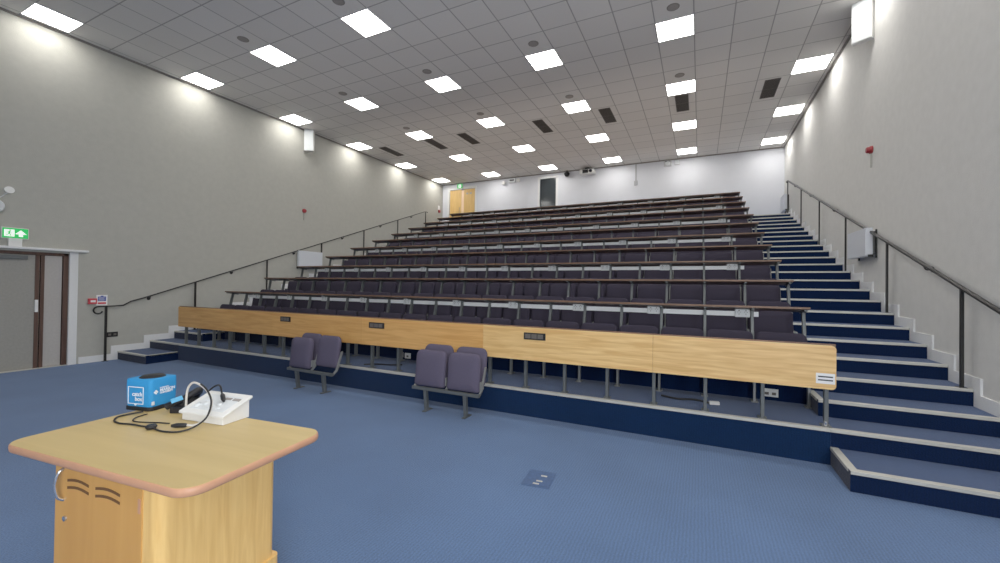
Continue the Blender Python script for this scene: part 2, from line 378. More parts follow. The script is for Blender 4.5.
MB().bx(WX0, WX1, YB + .08, YB + T, WZ0, WZ1).build('window_backing', M['dark'], w1)

# ------------------------------------------------------------------ tip-up seats
def seat_parts():
    # local origin: tread, centre of the seat, at the foot of the supporting post (y = 0)
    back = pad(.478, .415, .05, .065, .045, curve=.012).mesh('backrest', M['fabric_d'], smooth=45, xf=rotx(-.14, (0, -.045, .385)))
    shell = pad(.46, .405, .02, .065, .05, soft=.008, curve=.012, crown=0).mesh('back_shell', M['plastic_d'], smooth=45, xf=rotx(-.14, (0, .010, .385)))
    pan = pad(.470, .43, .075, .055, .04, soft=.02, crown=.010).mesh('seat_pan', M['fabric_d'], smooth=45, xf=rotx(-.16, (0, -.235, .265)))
    post = MB()
    post.prism([(-.03, 0), (.03, 0), (.035, .40), (.075, .66), (.045, .66), (-.02, .40)], -.253 - .013, -.253 + .013, 'X')
    post.box((-.253, 0, .006), (.07, .13, .012)).box((-.243, -.09, .40), (.035, .20, .045))
    post = post.mesh('support_post', M['steel_light'], bevel=.003)
    return back, shell, pan, post
SP = seat_parts()
SEAT_Y = .775
proto = thing('tip_up_chair', 'x', 'seat', group='tip-up seats of the tiered rows')
for nm, me in zip(('backrest', 'back_shell', 'seat_pan', 'support_post'), SP):
    p = link(nm, me, proto)
    if nm == 'back_shell': p['label'] = 'black plastic shell behind the backrest'
first = True
for n in range(1, NROW + 1):
    for i in range(NB):
        loc = (LEG0 + BAY * (i + .5), yt(n) + SEAT_Y, zt(n))
        lab = 'purple tip-up seat, %s from the right-hand stairs behind the %s' % (ORD[NB - i], 'oak-fronted first desk' if n == 1 else '%s desk row from the front' % ORD[n] if n < NROW else 'topmost desk row')
        if first:
            s = proto; s.location = loc; s['label'] = lab; first = False
        else: s = dup(proto, loc, None, lab)
        if i == NB - 1:
            p = link('support_post', SP[3], s); p.location = (.506, 0, 0)

# ------------------------------------------------------------------ desk rows
DT = .757                              # desk height above its tread
def leg_mesh(kind):
    mb = MB()
    pts = [(.045, .01), (.095, .01), (.095, .33), (.175, DT - .045), (.125, DT - .045), (.045, .34)] if not kind else [(.075, -.018), (.125, -.018), (.125, .40), (.175, DT - .045), (.125, DT - .045), (.075, .40)]
    mb.prism(pts, -.0165, .0165, 'X')
    mb.box((0, .07, .006) if not kind else (0, .10, -.020), (.075, .11, .012))
    mb.box((0, .135, DT - .056), (.03, .26, .02), 0, Matrix.Rotation(-.148, 3, 'X'))
    return mb.mesh('leg', M['steel'], bevel=.004)
LEG, LEG1 = leg_mesh(0), leg_mesh(1)
SOCK = None
def socket_box_mesh():
    return MB().box((0, 0, 0), (.155, .035, .096)).mesh('socket_box', M['plastic_g'], bevel=.004)
def socket_face_mesh():
    mb = MB()
    for x in (-.036, .036):
        mb.box((x, -.019, -.012), (.006, .004, .014)).box((x - .013, -.019, .012), (.012, .004, .006)).box((x + .013, -.019, .012), (.012, .004, .006)).box((x, -.019, .03), (.014, .004, .012))
    return mb.mesh('socket_slots', M['slat'])
SB, SF = socket_box_mesh(), socket_face_mesh()
for n in range(1, NROW + 1):
    nm = 'oak-fronted desk at the foot of the tiers' if n == 1 else ('topmost narrow brown desk row, just below the back wall' if n == NROW else 'narrow brown desk row on dark steel legs, %s from the front' % ORD[n])
    D = thing('desk_row', 'long ' + nm, 'desk', (0, yt(n), zt(n) + (.026 if n == 1 else 0)), group='tiered desk rows')
    x0, x1 = LEG0 - .028, LEG0 + NB * BAY + .035
    if n == 1: x0, x1 = -9.53, 1.115
    top = MB().prism([(-.012, DT - .024), (-.012, DT), (.27, DT - .042), (.27, DT - .066)], x0, x1, 'X').build('desk_top', M['desk'], D, bevel=.004)
    MB().bx(x0 - .001, x1 + .001, -.019, -.0118, DT - .022, DT + .001).build('front_edge', M['desk_edge'], top, bevel=.002)
    for k in range(NB + 1):
        l = link('leg', LEG if n > 1 else LEG1, D, (LEG0 + k * BAY if n > 1 else max(-9.50, LEG0 + k * BAY), 0, 0))
        if n == 1 and k == NB:
            MB().lathe((-.01, .06, -.014), [(.0, 0), (.016, .0), (.02, .02), (.016, .045), (.0, .05)], n=12).build('chrome_foot', M['metal'], l, smooth=50)
    if n == 1:                         # oak modesty boards with power plates and a notice
        xs = [-9.53, -8.69, -6.63, -4.57, -2.51, -.45, 1.115]
        for a, b in zip(xs, xs[1:]):
            h0, h1 = -.0195, -.040
            P = [(a + .001, .345), (b - .001, .345), (b - .001, DT - .013), (a + .001, DT - .013)]
            if b > 1: P = [(a + .001, .345)] + [(b - .035 + .035 * math.cos(t), .38 + .035 * math.sin(t)) for t in [-PI / 2 + i * PI / 10 for i in range(6)]] + [(b - .035 + .035 * math.cos(t), DT - .048 + .035 * math.sin(t)) for t in [i * PI / 10 for i in range(6)]] + [(a + .001, DT - .013)]
            MB().prism(P, h1, h0, 'Y').build('front_board', M['oak'] if b < -2 else M['oak_pale'], D, bevel=.002)
        for x, w in ((-6.29, .25), (-4.29, .29), (-1.80, .28)):
            pl = MB().bx(x - w / 2, x + w / 2, -.050, -.040, .60, .685).build('power_plate', M['plastic_d'], D, bevel=.003)
            mb = MB()
            for q in range(3): mb.bx(x - w / 2 + .02 + q * (w - .04) / 3, x - w / 2 + .01 + (q + 1) * (w - .04) / 3, -.0525, -.050, .615, .67)
            mb.build('socket_slots', M['slat'], pl)
        pl = MB().bx(.965, 1.105, -.043, -.040, .395, .49).build('notice', M['signwhite'], D)
        MB().bx(.98, 1.09, -.0445, -.043, .453, .465).bx(.98, 1.09, -.0445, -.043, .422, .434).build('notice_print', M['inkd'], pl)
    if n % 2 == 0:
        ty = .150
        MB().bx(LEG0 + BAY * 1.05, LEG0 + BAY * 20 + .07, ty, ty + .03, .622, .682).build('cable_trunking', M['trunk'], D, bevel=.004)
        for k in range(2, 21, 2):
            s = link('socket_box', SB, D, (LEG0 + k * BAY - .10, ty - .012, .662)); link('socket_slots', SF, s)

# sockets and leads on the low riser behind the first row of legs
for j, (x, z) in enumerate(((-4.62, .40), (-4.46, .39), (.735, .41))):
    w = .12 if j < 2 else .155
    t = thing('wall_socket', ('white single socket on the low riser, nearer the left aisle', 'grey-white single socket beside another on the low riser', 'white double socket on the low riser behind the oak desk')[j], 'socket', (x, yt(2) - .002, z))
    MB().box((0, -.006, 0), (w, .012, .09)).build('face_plate', M['plastic_w'], t, bevel=.003)
    for q in ((-.035, .035) if j == 2 else (0,)): MB().box((q, -.0135, -.008), (.04, .003, .03)).build('socket_slots', M['slat'], t)
zz = zt(1)
o = MB().tube(spline([(-.40, 5.22, zz + .012), (-.22, 5.15, zz + .012), (-.05, 5.20, zz + .012), (.12, 5.13, zz + .012)]), .012, 8).build('power_lead', M['cable_d'], smooth=60)
tag(o, 'short black lead lying under the oak desk on blue carpet', 'cable')
MB().box((.15, 5.125, zz + .020), (.10, .05, .032), .2).build('plug', M['plastic_w'], o, bevel=.004)
o = MB().tube(spline([(-4.75, 4.92, zz + .011), (-4.6, 5.05, zz + .011), (-4.40, 5.10, zz + .011), (-4.22, 5.20, zz + .011)]), .011, 8).build('power_lead', M['cable_d'], smooth=60)
tag(o, 'black lead trailing below the pair of riser sockets', 'cable')

# ------------------------------------------------------------------ loose seat pairs on the floor
def seat_pair(name, label, loc, rz, missing):
    t = thing(name, label, 'seat', loc, rz, 'loose seat pairs on the hall floor')
    MB().bx(-.488, .488, -.135, -.09, .268, .306).build('beam', M['steel'], t, bevel=.005)
    for x in (-.29, .29):
        l = MB().prism([(-.105, .012), (-.055, .012), (-.085, .275), (-.135, .275)], x - .02, x + .02, 'X').bx(x - .025, x + .025, -.15, .02, 0, .012)
        l.build('leg', M['steel'], t, bevel=.004)
    for x in (-.476, .0, .476):
        MB().prism([(-.13, .275), (-.09, .275), (-.02, .33), (.075, .60), (.045, .60), (-.05, .345)], x - .010, x + .010, 'X').build('side_frame', M['steel_light'], t, bevel=.003)
    for k, x in enumerate((-.245, .245)):
        gone = missing and k == 1
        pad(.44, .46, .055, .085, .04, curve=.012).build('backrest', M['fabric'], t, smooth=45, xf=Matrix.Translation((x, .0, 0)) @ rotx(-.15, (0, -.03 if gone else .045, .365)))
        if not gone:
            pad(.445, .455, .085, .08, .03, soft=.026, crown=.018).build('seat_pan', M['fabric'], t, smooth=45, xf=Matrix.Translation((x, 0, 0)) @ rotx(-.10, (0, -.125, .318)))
            for q in (-.228, .228): MB().box((x + q, -.03, .39), (.016, .09, .10)).build('pivot_bracket', M['steel_light'], t, bevel=.006)
        else:
            MB().bx(x - .232, x + .228, .0, .025, .365, .388).build('cross_bar', M['steel'], t, bevel=.003)
    return t
seat_pair('double_chair', 'pair of purple tip-up seats on one beam, both pads folded up, before the oak desk', (-2.83, 4.42, 0), 0.0, False)
seat_pair('double_chair', 'pair of purple seats on one beam with one seat pad missing, nearer the side doors', (-5.22, 4.42, 0), -.02, True)

# ------------------------------------------------------------------ handrails
def rail_z(y, side): return (1.637 + .3526 * (y - 5.70)) if side > 0 else (1.596 + .3534 * (y - 5.576))
def handrail(label, x, wallx, posts, path, brackets, r, side):
    t = thing('handrail', label, 'handrail', (x, posts[0], 0))
    off = Matrix.Translation((-x, -posts[0], 0))
    MB().tube(path, r, 10).build('rail', M['black'], t, smooth=50, xf=off)
    for y in posts:
        zb = level(y); z1 = max(rail_z(y, side), 1.09) if side < 0 else rail_z(y, side)
        MB().bx(x - .011, x + .011, y - .019, y + .019, zb + .006, z1 - .008).bx(x - .03, x + .03, y - .045, y + .045, zb, zb + .008).build('post', M['black'], t, bevel=.002, xf=off)
    for y in brackets:
        z = rail_z(y, side); s = 1 if wallx > x else -1
        MB().tube(spline([(x, y, z - .01), (x + s * .02, y, z - .06), (wallx - s * .012, y, z - .06)], 5), .008, 8).lathe((wallx - s * .012, y, z - .06), [(0, 0), (.034, 0), (.034, .011), (0, .012)], (s, 0, 0), 14).build('wall_bracket', M['black'], t, smooth=40, xf=off)
    return t
xr = 2.345
pr = [5.70 + 1.828 * i for i in range(6)]
handrail('black steel handrail up the wider stairs, along the wall with no doors', xr, XR, [3.95] + pr, [(xr, 3.80, rail_z(4.2, 1)), (xr, 4.2, rail_z(4.2, 1)), (xr, 4.35, rail_z(4.35, 1)), (xr, 14.84, rail_z(14.84, 1)), (xr, 14.96, rail_z(14.86, 1)), (xr, 15.0, rail_z(14.8, 1))], [6.48, 8.28, 10.18, 12.1, 13.9], .021, 1)
xl = -10.63
curl = [(xl, 3.95 - .03 + .07 * math.sin(a) * -1 - .07, 1.02 + .07 * math.cos(a)) for a in [i * PI / 8 for i in range(0, 12)]]
handrail('thin black handrail with a curled end, on the wall beside the double doors', xl, XL, [3.97, 5.576, 7.34, 9.13, 10.92, 12.71, 14.51], [(p[0], p[1], p[2]) for p in curl[::-1]] + [(xl, 4.10, 1.092), (xl, 4.24, 1.10), (xl, 4.36, rail_z(4.36, -1) + .01), (xl, 4.6, rail_z(4.6, -1)), (xl, 14.45, rail_z(14.45, -1)), (xl, 14.6, rail_z(14.5, -1)), (xl, 14.64, rail_z(14.4, -1))], [4.7, 6.43, 8.2, 10.0, 11.8, 13.6], .0145, -1)

# ------------------------------------------------------------------ ceiling lamps
LX = [-10.265, -7.81, -5.333, -2.878, -.428, 2.012]; LY = [3.02, 5.45, 7.87, 10.27, 12.69, 15.10]
H = .293
def lamp_proto():
    t = thing('ceiling_light', 'x', 'ceiling light', group='square ceiling lights')
    MB().bx(-H - .012, H + .012, -H - .012, -H, -.014, -.0005).bx(-H - .012, H + .012, H, H + .012, -.014, -.0005).bx(-H - .012, -H, -H, H, -.014, -.0005).bx(H, H + .012, -H, H, -.014, -.0005).build('frame', M['white'], t)
    MB().bx(-H, H, -H, H, -.010, -.0005).build('diffuser', M['lamp'], t)
    return t
lp = None
cols = ['line along the double-door wall', 'second line from the double-door wall', 'third line from the double-door wall', 'third line from the wide-stairs wall', 'second line from the wide-stairs wall', 'line along the wide-stairs wall']
vis = {0: range(0, 6), 1: range(1, 6), 2: range(1, 6), 3: range(2, 6), 4: range(2, 6), 5: range(3, 6)}
for i, x in enumerate(LX):
    for j, y in enumerate([.60, -1.80] + LY):
        jj = j - 2
        if jj >= 0 and jj in vis[i]:
            lab = 'square ceiling light, %s from the back wall in the %s' % (ORD[6 - jj], cols[i])
            if lp is None: lp = lamp_proto(); lp.location = (x, y, ZC); lp['label'] = lab
            else: dup(lp, (x, y, ZC), None, lab)
        elif i > 2:
            ld = bpy.data.lights.new('ceiling_lamp', 'AREA'); ld.shape = 'SQUARE'; ld.size = 2 * H; ld.energy = LAMP * PI * (2 * H) ** 2; ld.color = (1.0, .975, .92)
            lo = bpy.data.objects.new('ceiling_lamp', ld); COL.objects.link(lo); lo.location = (x, y, ZC - .012)

def wash(name, loc, aim, sx, sy, watts, col):
    ld = bpy.data.lights.new(name, 'AREA'); ld.shape = 'RECTANGLE'; ld.size = sx; ld.size_y = sy; ld.energy = watts; ld.color = col
    o = bpy.data.objects.new(name, ld); COL.objects.link(o); o.location = loc
    o.rotation_euler = (Vector(aim) - Vector(loc)).to_track_quat('-Z', 'Y').to_euler(); return o
# unseen fill lamps added behind the viewpoint to brighten lectern and desk fronts
wash('side_fill_lamp', (XR - .1, -1.4, 1.75), (-3.0, 1.6, 1.55), 2.8, 1.5, WASH, (.93, .97, 1.0))  # added fill from the side; this wall has no window
wash('front_fill_lamp', (0.3, YF + .15, 3.6), (-2.5, 9.0, 3.2), 3.0, 1.4, WASH * .36, (.95, .98, 1.0))
# unseen upward fill lamps, added over the rows to brighten the ceiling
wash('ceiling_fill_lamp', (-4.2, 12.2, 5.0), (-4.2, 12.2, 7), 10.5, 6.0, UP, (1.0, .88, .74))
wash('ceiling_fill_lamp', (-4.2, 6.2, 4.6), (-4.2, 6.2, 7), 10.5, 3.5, UP * .30, (1.0, .95, .90))

# vents and discs in the ceiling
vx = [1.41, -.43, -2.26, -4.10, -6.56, -7.79, -9.64]
vp = None
for i, x in enumerate(vx):
    lab = 'dark slotted ceiling vent, %s in the row from the wide-stairs wall' % ORD[i + 1]
    if vp is None:
        vp = thing('ceiling_vent', lab, 'vent', (x, 11.15, ZC), group='dark ceiling vents')
        MB().bx(-.14, .14, -.48, .48, -.004, -.0005).build('backing', M['dark'], vp)
        MB().bx(-.15, -.135, -.49, .49, -.012, -.0005).bx(.135, .15, -.49, .49, -.012, -.0005).bx(-.135, .135, -.49, -.475, -.012, -.0005).bx(-.135, .135, .475, .49, -.012, -.0005).bx(-.135, .135, -.008, .008, -.012, -.0005).build('frame', M['slat'], vp)
        mb = MB()
        for k in range(-7, 8): mb.box((k * .018, 0, -.008), (.004, .95, .006))
        mb.build('slats', M['slat'], vp)
    else: dup(vp, (x, 11.15, ZC), None, lab)
spk = [(1, 1), (2, 1), (1, 2), (2, 2), (3, 2), (4, 2), (1, 3), (2, 3), (3, 3), (4, 3)]
cp = None
for i, j in spk:
    lab = 'round grey ceiling speaker by %s light from back, %s' % (ORD[6 - j], cols[i])
    loc = (LX[i], LY[j] - .62, ZC)
    if cp is None:
        cp = thing('ceiling_speaker', lab, 'speaker', loc, group='round ceiling speakers')
        MB().lathe((0, 0, -.010), [(.0, 0), (.085, 0), (.098, .005), (.10, .0095), (0, .0097)], n=28).build('rim', M['trim'], cp, smooth=30)
        MB().lathe((0, 0, -.014), [(.0, 0), (.06, .001), (.08, .004), (0, .0045)], n=28).build('grille', M['disc'], cp, smooth=30)
    else: dup(cp, loc, None, lab)

# ------------------------------------------------------------------ wall speakers high up
def wall_speaker(label, A, B, z0, wallx):
    A = Vector((*A, 0)); B = Vector((*B, 0)); U = (B - A).normalized(); N = Vector((U.y, -U.x, 0)); w = (B - A).length
    if N.y > 0: N = -N
    dpt = .11; c = (A + B) / 2 - N * dpt / 2; ang = math.atan2(U.y, U.x); h = ZC - .004 - z0
    t = thing('wall_speaker', label, 'speaker', (c.x, c.y, z0), ang, 'white wall speakers')
    MB().box((0, 0, h / 2), (w, dpt, h)).build('cabinet', M['plastic_w'], t, bevel=.006)
    MB().box((0, -dpt / 2 - .004, h / 2), (w - .02, .008, h - .02)).build('grille', M['grille'], t, bevel=.003)
    s = 1 if wallx > 0 else -1
    e = Matrix.Rotation(-ang, 3, 'Z') @ Vector((wallx - c.x, .25, 0))
    MB().tube([(s * .03, dpt / 2, h * .75), (s * .03, dpt / 2 + .05, h * .75), (e.x, e.y, h * .75)], .014, 8).box((e.x, e.y, h * .75), (.02, .06, .09), -ang).build('bracket', M['steel'], t, smooth=40)
    return t
wall_speaker('white box speaker at ceiling height on the double-door side wall', (-10.655, 8.45), (-10.43, 8.60), 5.555, XL)
wall_speaker('white box speaker at ceiling height above the wide stairs', (2.165, 8.385), (2.375, 8.24), 5.55, XR)

# ------------------------------------------------------------------ wall items
def wall_heater(label, x, wallx, y0, y1, z0, z1, grp=True):
    s = 1 if wallx > x else -1
    t = thing('wall_heater', label, 'heater', (x, (y0 + y1) / 2, z0)); L = y1 - y0; hh = z1 - z0; D = min(.10, abs(wallx - x) * .6)
    MB().box((s * D / 2, 0, hh / 2), (D, L, hh)).build('casing', M['heater'], t, bevel=.008)
    g = MB()
    for k in range(int(L / .05) - 1): g.box((s * D / 2, -L / 2 + .05 + k * .05, hh + .001), (D * .5, .03, .004))
    g.build('top_grille', M['slat'], t)
    g = wallx - x
    for y in (-L / 2 + .05, L / 2 - .05):
        b = MB().bx(min(g - s * .018, g), max(g - s * .018, g), y - .018, y + .018, -.03, hh * .95)
        for z in (.03, hh * .85): b.bx(min(s * D, g), max(s * D, g), y - .008, y + .008, z - .008, z + .008)
        b.build('bracket', M['black'], t)
    MB().bx(min(s * D * .3, s * D), max(s * D * .3, s * D), -L / 2 - .025, -L / 2, -.02, .02).build('thermostat', M['black'], t, bevel=.005)
wall_heater('white panel heater beside the wide stairs, below the handrail', 2.275, XR, 8.12, 8.98, 2.13, 2.56)
wall_heater('white panel heater on the wall above the narrow stairs', -10.58, XL, 8.29, 9.13, 2.06, 2.56)
wall_heater('small pale heater at the top of the wide stairs by the back corner', 2.30, XR, 15.10, 15.75, ZT + .17, ZT + .66)

for lab, x, y, z in (('small red fire alarm sounder on the double-door side wall', XL, 8.53, 3.77), ('small red fire alarm sounder on the wall over the wide stairs', XR, 8.385, 3.82)):
    s = 1 if x < 0 else -1
    t = thing('alarm_sounder', lab, 'alarm', (x, y, z))
    MB().lathe((0, 0, 0), [(0, 0), (.062, 0), (.062, .025), (.048, .038), (.048, .062), (.038, .075), (0, .08)], (s, 0, 0), 20).build('body', M['red'], t, smooth=40)
    MB().bx(min(0, s * .02), max(0, s * .02), -.01, .01, -.28, -.06).build('conduit', M['wall'], t)
t = thing('fire_alarm_switch', 'tiny red fire call point beside the timber doors at the top', 'alarm', (XL, 15.60, 5.02))
MB().bx(0, .05, -.06, .06, -.14, -.02).build('body', M['red'], t, bevel=.006)
MB().bx(0, .006, -.07, .07, .0, .18).build('notice', M['signwhite'], t)
t = thing('fire_alarm_switch', 'red fire call point with white centre beside the double doors', 'alarm', (XL, 3.79, 1.195))
MB().bx(0, .045, -.075, .055, -.055, .055).build('body', M['signred'], t, bevel=.008)
MB().bx(.045, .048, -.045, .03, -.018, .02).build('press_glass', M['signwhite'], t)
t = thing('fire_notice', 'blue and red fire notice on white card above the curled rail end', 'sign', (XL, 3.93, 1.21))
MB().bx(0, .004, -.085, .085, -.10, .105).build('card', M['signwhite'], t)
MB().bx(.004, .006, -.062, .062, -.015, .075).bx(.004, .006, -.02, .02, .075, .09).build('blue_panel', M['signblue'], t)
mb = MB()
for k in range(4): mb.bx(.006, .0068, -.05, .05 - .02 * (k % 2), .055 - k * .018, .060 - k * .018)
mb.build('print', M['ink'], t)
MB().bx(.004, .006, -.062, .062, -.075, -.04).build('red_panel', M['signred'], t)
t = thing('wall_socket', 'black double socket low on the wall beside the first handrail post', 'socket', (XL, 4.10, .515))
MB().bx(0, .012, -.09, .09, -.05, .05).build('face_plate', M['plastic_d'], t, bevel=.003)
for q in (-.0425, .0425): MB().bx(.012, .0145, q - .0225, q + .0225, -.02, .02).build('socket_slots', M['slat'], t)

# exit sign over the double doors: running figure through a doorway, then an arrow
def exit_sign(label, loc, rz, w, h, foot, arrow=True):
    t = thing('exit_sign', label, 'sign', loc, rz)     # local: faces -Y
    MB().box((0, 0, h / 2), (w, .03, h)).build('casing', M['plastic_w'], t, bevel=.004)
    MB().box((0, -.017, h / 2), (w - .02, .004, h - .02)).build('green_face', M['green'], t)
    p = MB(); a = h * .62; cx = -w * .22 if arrow else 0
    p.box((cx, -.0205, h / 2), (a, .002, a)).build('doorway_symbol', M['signglow'], t)
    f = MB(); u = a / 10; z0 = h / 2 - a / 2
    def limb(x0, y0, x1, y1, th): f.box((cx + (x0 + x1) / 2 * u, -.0225, z0 + (y0 + y1) / 2 * u), (math.hypot(x1 - x0, y1 - y0) * u, .001, th * u), 0, Matrix.Rotation(-math.atan2(y1 - y0, x1 - x0), 3, 'Y'))
    f.lathe((cx + .6 * u, -.022, z0 + 8.6 * u), [(0, 0), (.9 * u, 0), (.9 * u, .001), (0, .001)], (0, -1, 0), 12)
    limb(.3, 7.4, -.4, 4.4, 1.7); limb(.2, 7, 2.2, 5.6, .8); limb(.1, 7, -2.2, 6.2, .8); limb(-.4, 4.4, 1.6, 2.8, 1.0); limb(1.6, 2.8, 1.2, .8, .9); limb(-.4, 4.4, -1.6, 2.6, 1.0); limb(-1.6, 2.6, -3.4, 2.2, .9)
    f.build('running_figure', M['green'], t)
    if arrow:
        ax = w * .2
        MB().prism([(ax, h * .80), (ax - h * .36, h * .42), (ax - h * .13, h * .42), (ax - h * .13, h * .2), (ax + h * .13, h * .2), (ax + h * .13, h * .42), (ax + h * .36, h * .42)], -.0215, -.019, 'Y').build('arrow_symbol', M['signglow'], t)
    if foot: MB().box((.0, .0, -foot / 2), (w * .5, .06, foot)).build('mounting_box', M['plastic_w'], t, bevel=.005)
    return t
exit_sign('lit green exit sign with running figure and arrow over the double doors', (XL + .035, 2.745, 2.305), PI / 2, .32, .19, .13)
exit_sign('small lit green exit sign above the timber doors', (-9.75, YB - .05, 5.95), 0, .30, .22, 0, False)
t = thing('emergency_spotlight', 'white twin-head emergency spotlight above the exit sign', 'emergency light', (XL, 2.585, 2.95))
MB().lathe((0, -.10, -.12), [(0, 0), (.085, 0), (.11, .06), (.12, .12), (.10, .16), (0, .17)], (1, 0, 0), 22).build('lamp_head', M['plastic_g'], t, smooth=50)
MB().lathe((.0, .07, .16), [(0, 0), (.04, 0), (.03, .04), (.06, .07), (.06, .10), (0, .105)], (1, 0, .2), 18).build('lamp_head', M['plastic_w'], t, smooth=50)
MB().tube(spline([(.01, -.08, -.02), (.02, .0, .06), (.02, .06, .13)]), .008, 8).build('conduit', M['plastic_g'], t, smooth=50)

# back wall fittings
t = thing('projector', 'white projector on a black bracket high on the back wall', 'projector', (-3.93, YB - .20, 6.02))
MB().box((0, 0, 0), (.56, .30, .17)).build('body', M['plastic_w'], t, bevel=.02)
MB().lathe((.15, -.15, 0), [(0, 0), (.06, 0), (.06, .03), (.045, .035), (0, .036)], (0, -1, 0), 18).build('lens', M['lens'], t, smooth=40)
MB().box((.0, .0, .115), (.16, .18, .07)).bx(-.04, .04, -.02, .04, .14, .178).bx(-.04, .04, -.02, .20, .12, .15).build('bracket', M['plastic_d'], t, bevel=.006)
MB().box((-.05, -.153, .0), (.22, .006, .13)).build('front_panel', M['plastic_d'], t)
t = thing('camera', 'small black camera hanging between the dark window and the projector', 'camera', (-4.77, YB - .12, 6.065))
MB().lathe((0, 0, -.10), [(0, 0), (.06, .0), (.10, .06), (.11, .12), (.07, .16), (.0, .165)], n=18).build('body', M['plastic_d'], t, smooth=50)
MB().bx(-.03, .03, -.03, .12, .06, .10).cyl((0, 0, .06), (0, 0, .134), .02).build('bracket', M['black'], t)
MB().lathe((0, -.075, -.04), [(0, 0), (.035, 0), (.03, .02), (0, .022)], (0, -1, -.2), 14).build('lens', M['lens'], t, smooth=40)
t = thing('emergency_spotlight', 'white square emergency light high on the back wall by the wide stairs', 'emergency light', (-1.07, YB, 6.08))
MB().bx(-.13, .13, -.06, 0, -.12, .09).build('casing', M['casing'], t, bevel=.01)
MB().lathe((0, -.06, -.02), [(0, 0), (.08, 0), (.07, .02), (0, .025)], (0, -1, 0), 20).build('lens', M['plastic_g'], t, smooth=40)
MB().bx(-.09, .09, -.063, -.06, .045, .07).build('indicator_strip', M['inkd'], t)
t = thing('junction_box', 'blank white junction box beside the square emergency light', 'box', (-.76, YB, 6.07))
MB().bx(-.09, .09, -.05, 0, -.09, .09).build('casing', M['casing'], t, bevel=.006)
MB().bx(-.075, .075, -.054, -.05, -.075, .075).build('lid', M['plastic_g'], t, bevel=.003)
t = thing('cable_drop', 'thin white cable trunking dropping from the ceiling down the back wall', 'trunking', (-2.165, YB, ZC - .035))
MB().bx(-.025, .025, -.025, 0, -.62, 0).build('channel', M['trunk_grey'], t)
MB().bx(-.06, .06, -.05, 0, -.78, -.62).build('outlet_box', M['trunk_grey'], t, bevel=.005)
t = thing('emergency_spotlight', 'white three-head emergency light between the timber doors and the dark window', 'emergency light', (-7.18, YB, 6.06))
MB().bx(-.16, .16, -.08, 0, -.09, .09).build('casing', M['plastic_g'], t, bevel=.008)
MB().bx(-.10, .10, -.085, -.08, -.02, .03).build('indicator_strip', M['inkd'], t)
for x in (-.38, .30): MB().lathe((x, -.02, -.02 if x > 0 else -.07), [(0, 0), (.05, 0), (.06, .04), (.085, .09), (.075, .11), (0, .115)], (0, -1, -.15), 18).build('lamp_head', M['plastic_w'], t, smooth=50)
MB().tube([(-.38, -.02, -.05), (-.38, -.015, .06), (.30, -.015, .06), (.30, -.02, 0)], .009, 8).build('conduit', M['plastic_w'], t)

# floor outlet in the carpet
t = thing('floor_box', 'flat carpet-lidded floor outlet set in the open blue carpet', 'floor outlet', (-1.19, 3.245, 0), .10)
MB().bx(-.115, .115, -.145, .145, .0005, .004).build('rim', M['box_g'], t, bevel=.003)
MB().bx(-.10, .10, -.13, .13, .004, .0065).build('lid', M['box_g'], t)
for k, (x, y) in enumerate(((.0, -.10), (.015, -.05), (.03, .05))): MB().box((x, y, .008), (.05, .018, .003)).build('clip', M['alu'], t)

# ------------------------------------------------------------------ lectern
S = 1.185; ang = math.radians(6.0)
LO = Vector((-2.48 * S, .62 * S, 0)); HT = 1.6 - (1.6 - .95) * S
lec = thing('lectern', 'light wooden lectern cabinet with a wide rounded top', 'lectern', LO, ang)
TW, TD = 1.258, .694
def rr(x0, x1, y0, y1, r, n=7):
    P = []
    for cx, cy, a0 in ((x1 - r, y0 + r, -PI / 2), (x1 - r, y1 - r, 0), (x0 + r, y1 - r, PI / 2), (x0 + r, y0 + r, PI)):
        P += [(cx + r * math.cos(a0 + PI / 2 * i / n), cy + r * math.sin(a0 + PI / 2 * i / n)) for i in range(n + 1)]
    return P
MB().prism(rr(-.018, TW - .004, .004, TD - .004, .085), HT - .030, HT, 'Z').build('table_top', M['lect_top'], lec)
def band(P, Q, z0, z1, b):     # bull-nosed edge band around the outline
    n = len(P); mb = MB(); V = []; prof = [(0, z0), (b, z0 + (z1 - z0) * .12), (b * 1.6, (z0 + z1) / 2), (b, z1 - (z1 - z0) * .12), (0, z1)]
    C = Vector((TW / 2, TD / 2))
    for p in P:
        pv = Vector(p); d = (pv - C).normalized()
        for o_, z in prof: V.append((p[0] + d.x * o_, p[1] + d.y * o_, z))
    m_ = len(prof); F = []
    for i in range(n):
        for k in range(m_ - 1): F.append((i * m_ + k, ((i + 1) % n) * m_ + k, ((i + 1) % n) * m_ + k + 1, i * m_ + k + 1))
    F.append([i * m_ for i in range(n)][::-1]); F.append([i * m_ + m_ - 1 for i in range(n)])
    return mb.add(V, F)
band(rr(-.019, TW - .003, .003, TD - .003, .085), None, HT - .036, HT - .0015, .004).build('edge_band', M['lect_edge'], lec, smooth=60)
bu0, bu1, bv0, bv1 = .262, .985, .075, .648
MB().prism(rr(bu0, bu1, bv0, bv1, .05, 7), .15, HT - .034, 'Z').build('body', M['lect'], lec, smooth=40)
MB().prism(rr(bu0 - .012, bu1 + .014, bv0 - .012, bv1 + .014, .035, 5), 0, .155, 'Z').build('plinth', M['lect'], lec, smooth=40)
door = MB().bx(bu0 + .006, bu1 - .095, bv0 - .004, bv0 + .006, .165, HT - .042).build('door', M['lect_door'], lec, bevel=.003)
yf = bv0 - .004; dz = HT - .83
hp = [(.332, yf + .002, .738), (.330, yf - .016, .722), (.325, yf - .026, .67), (.330, yf - .018, .615), (.336, yf + .002, .595)]
MB().tube(spline(hp), .007, 10).build('handle', M['metal'], door, smooth=60)
